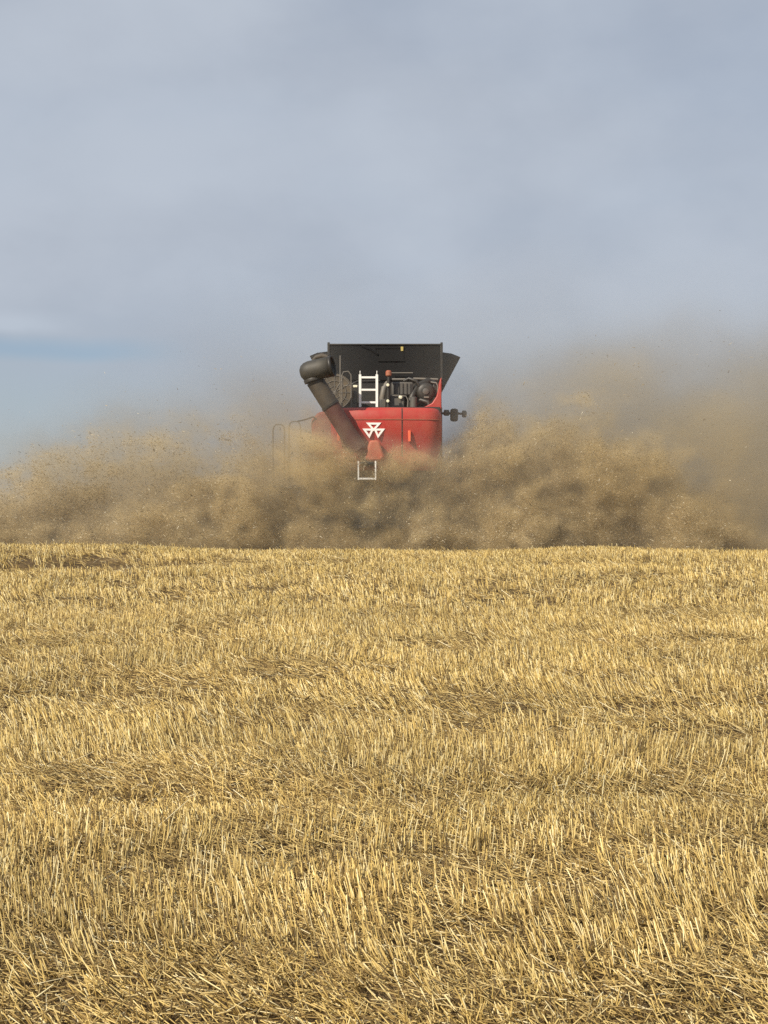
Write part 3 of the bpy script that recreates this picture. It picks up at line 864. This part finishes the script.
# the machine shields the air right behind its hood from the thin drift
shield = 1 - 0.92 * np.exp(-((xv - 0.05) / 1.7) ** 2) * (1 - sstep(zv, 7.2, 7.9)) * sstep(zv, 3.3, 4.4) * (1 - sstep(yv, 36.4, 37.4))
D1 *= 1 - 0.92 * np.exp(-(np.clip(np.abs(xv - 0.05) - 1.2, 0, None) / 0.5) ** 2) * sstep(zv, 3.9, 4.6) * (1 - sstep(yv, 36.4, 37.4))
DENS_MAIN, DENS_DRIFT = 1.75, 0.26
D3 = veil * env2
D4 = np.exp(-((xv + 1.75) / 0.65) ** 2 - ((zv - 3.75) / 0.80) ** 2) * sstep(yv, 33.1, 33.6) * (1 - sstep(yv, 34.6, 35.0)) * np.clip(0.75 + 1.5 * det, 0.1, None)
D4 += 0.95 * np.exp(-((xv - 0.2) / 1.35) ** 2 - ((zv - 3.45) / 0.45) ** 2) * sstep(yv, 33.1, 33.6) * (1 - sstep(yv, 34.3, 34.5)) * np.clip(0.6 + 1.3 * det, 0.05, None)
dens = (D1 * DENS_MAIN + (D2 * DENS_DRIFT + D3 * 0.075) * shield + D4 * 0.62) * ends * lid * gap
dens = np.where(dens < 0.004, 0, dens).astype(np.float32)

me = bpy.data.meshes.new("dust_cloud")
me.vertices.add(len(dens))
me.vertices.foreach_set('co', np.stack([xv, yv, zv], 1).astype(np.float32).ravel())
at_ = me.attributes.new("dust", 'FLOAT', 'POINT')
at_.data.foreach_set('value', dens)
me.update()
dust = link("dust_cloud", me)
dust['kind'] = 'stuff'; dust['label'] = 'billowing brown dust cloud thrown up around the combine harvester'; dust['category'] = 'dust'
m_dust = bpy.data.materials.new("straw_dust"); m_dust.use_nodes = True
nt = m_dust.node_tree; nt.nodes.clear()
mo = nt.nodes.new('ShaderNodeOutputMaterial'); pv = nt.nodes.new('ShaderNodeVolumePrincipled')
pv.inputs['Color'].default_value = (0.63, 0.54, 0.36, 1)
pv.inputs['Density'].default_value = 1.0
pv.inputs['Density Attribute'].default_value = 'density'
pv.inputs['Anisotropy'].default_value = 0.0
nt.links.new(pv.outputs[0], mo.inputs['Volume'])
vi = nt.nodes.new('ShaderNodeVolumeInfo'); vm = nt.nodes.new('ShaderNodeMapRange'); vx = nt.nodes.new('ShaderNodeMix'); vx.data_type = 'RGBA'
vm.inputs[1].default_value = 0.15; vm.inputs[2].default_value = 0.8
vx.inputs['A'].default_value = (0.475, 0.455, 0.415, 1); vx.inputs['B'].default_value = (0.85, 0.71, 0.445, 1)   # fine grey drift, coarse straw dust
nt.links.new(vi.outputs['Density'], vm.inputs[0]); nt.links.new(vm.outputs[0], vx.inputs['Factor']); nt.links.new(vx.outputs['Result'], pv.inputs['Color'])
me.materials.append(m_dust)
ng = bpy.data.node_groups.new("dust_grid", 'GeometryNodeTree')
ng.interface.new_socket("Geometry", in_out='INPUT', socket_type='NodeSocketGeometry')
ng.interface.new_socket("Geometry", in_out='OUTPUT', socket_type='NodeSocketGeometry')
N, L = ng.nodes, ng.links
gi, go = N.new('NodeGroupInput'), N.new('NodeGroupOutput')
pos = N.new('GeometryNodeInputPosition'); sp_ = N.new('ShaderNodeSeparateXYZ'); L.new(pos.outputs[0], sp_.inputs[0])
def gmath(op, a, b):
    n = N.new('ShaderNodeMath'); n.operation = op
    for i, v in enumerate((a, b)):
        if isinstance(v, (int, float)): n.inputs[i].default_value = v
        else: L.new(v, n.inputs[i])
    return n.outputs[0]
def cell(sock, lo, hi, n): return gmath('ROUND', gmath('MULTIPLY', gmath('SUBTRACT', sock, lo), (n - 1) / (hi - lo)), 0)
ix, iy, iz = cell(sp_.outputs[0], X0, X1, nx), cell(sp_.outputs[1], Y0, Y1, ny), cell(sp_.outputs[2], Z0, Z1, nz)
idx = gmath('ADD', gmath('MULTIPLY', gmath('ADD', gmath('MULTIPLY', iz, float(ny)), iy), float(nx)), ix)
na_ = N.new('GeometryNodeInputNamedAttribute'); na_.data_type = 'FLOAT'; na_.inputs['Name'].default_value = 'dust'
si = N.new('GeometryNodeSampleIndex'); si.data_type = 'FLOAT'; si.domain = 'POINT'
L.new(gi.outputs[0], si.inputs['Geometry']); L.new(na_.outputs[0], si.inputs['Value']); L.new(idx, si.inputs['Index'])
vc = N.new('GeometryNodeVolumeCube')
L.new(si.outputs[0], vc.inputs['Density'])
vc.inputs['Min'].default_value = (X0, Y0, Z0); vc.inputs['Max'].default_value = (X1, Y1, Z1)
vc.inputs['Resolution X'].default_value = nx; vc.inputs['Resolution Y'].default_value = ny; vc.inputs['Resolution Z'].default_value = nz
sm = N.new('GeometryNodeSetMaterial'); sm.inputs['Material'].default_value = m_dust
L.new(vc.outputs[0], sm.inputs[0]); L.new(sm.outputs[0], go.inputs[0])
md = dust.modifiers.new("dust_grid", 'NODES'); md.node_group = ng

# chopped straw and chaff flying in the dust
pw = (D1 * sstep(D1, 0.10, 0.50) * ends * lid + 0.0015 * D2 * ends * lid * shield)
pw = np.where((yv < 36.2) & (zv > 1.4), pw, pw * 0.10) 
pw = pw / pw.sum()
NF = 520000
pick = rng.choice(len(pw), NF, p=pw)
P = np.stack([xv[pick], yv[pick], zv[pick]], 1) + rng.uniform(-.1, .1, (NF, 3))
P += rng.normal(0, 1, (NF, 3)) * (rng.uniform(0, 1, NF) ** 8 * 0.25)[:, None]
d = rng.normal(size=(NF, 3)); d /= np.linalg.norm(d, axis=1)[:, None]
fl_ = P - np.array([0.05, 35.5, GZC + 0.5]); fl_[:, 2] *= 0.8; fl_ /= np.linalg.norm(fl_, axis=1)[:, None]
d = d * 0.8 + fl_ * np.sign(rng.normal(size=NF))[:, None] * 0.9; d /= np.linalg.norm(d, axis=1)[:, None]
ln = np.clip(rng.gamma(1.6, 0.017, NF), 0.009, 0.14)
wd = rng.uniform(0.0025, 0.0085, NF)
Vc, qc, tcap = prisms(P, d, ln, wd, 0.7, 3)
m_chaff = straw_mat("flying_straw", [(0.0, (0.13, 0.095, 0.055)), (0.4, (0.36, 0.28, 0.155)), (0.85, (0.58, 0.47, 0.29)), (1.0, (0.88, 0.82, 0.66))], 0.6, 0.3)
mesh_arrays("flying_chaff", Vc, qc, m_chaff, 'stuff', 'tiny pieces of chopped straw flying in the brown dust', 'chaff', tcap)
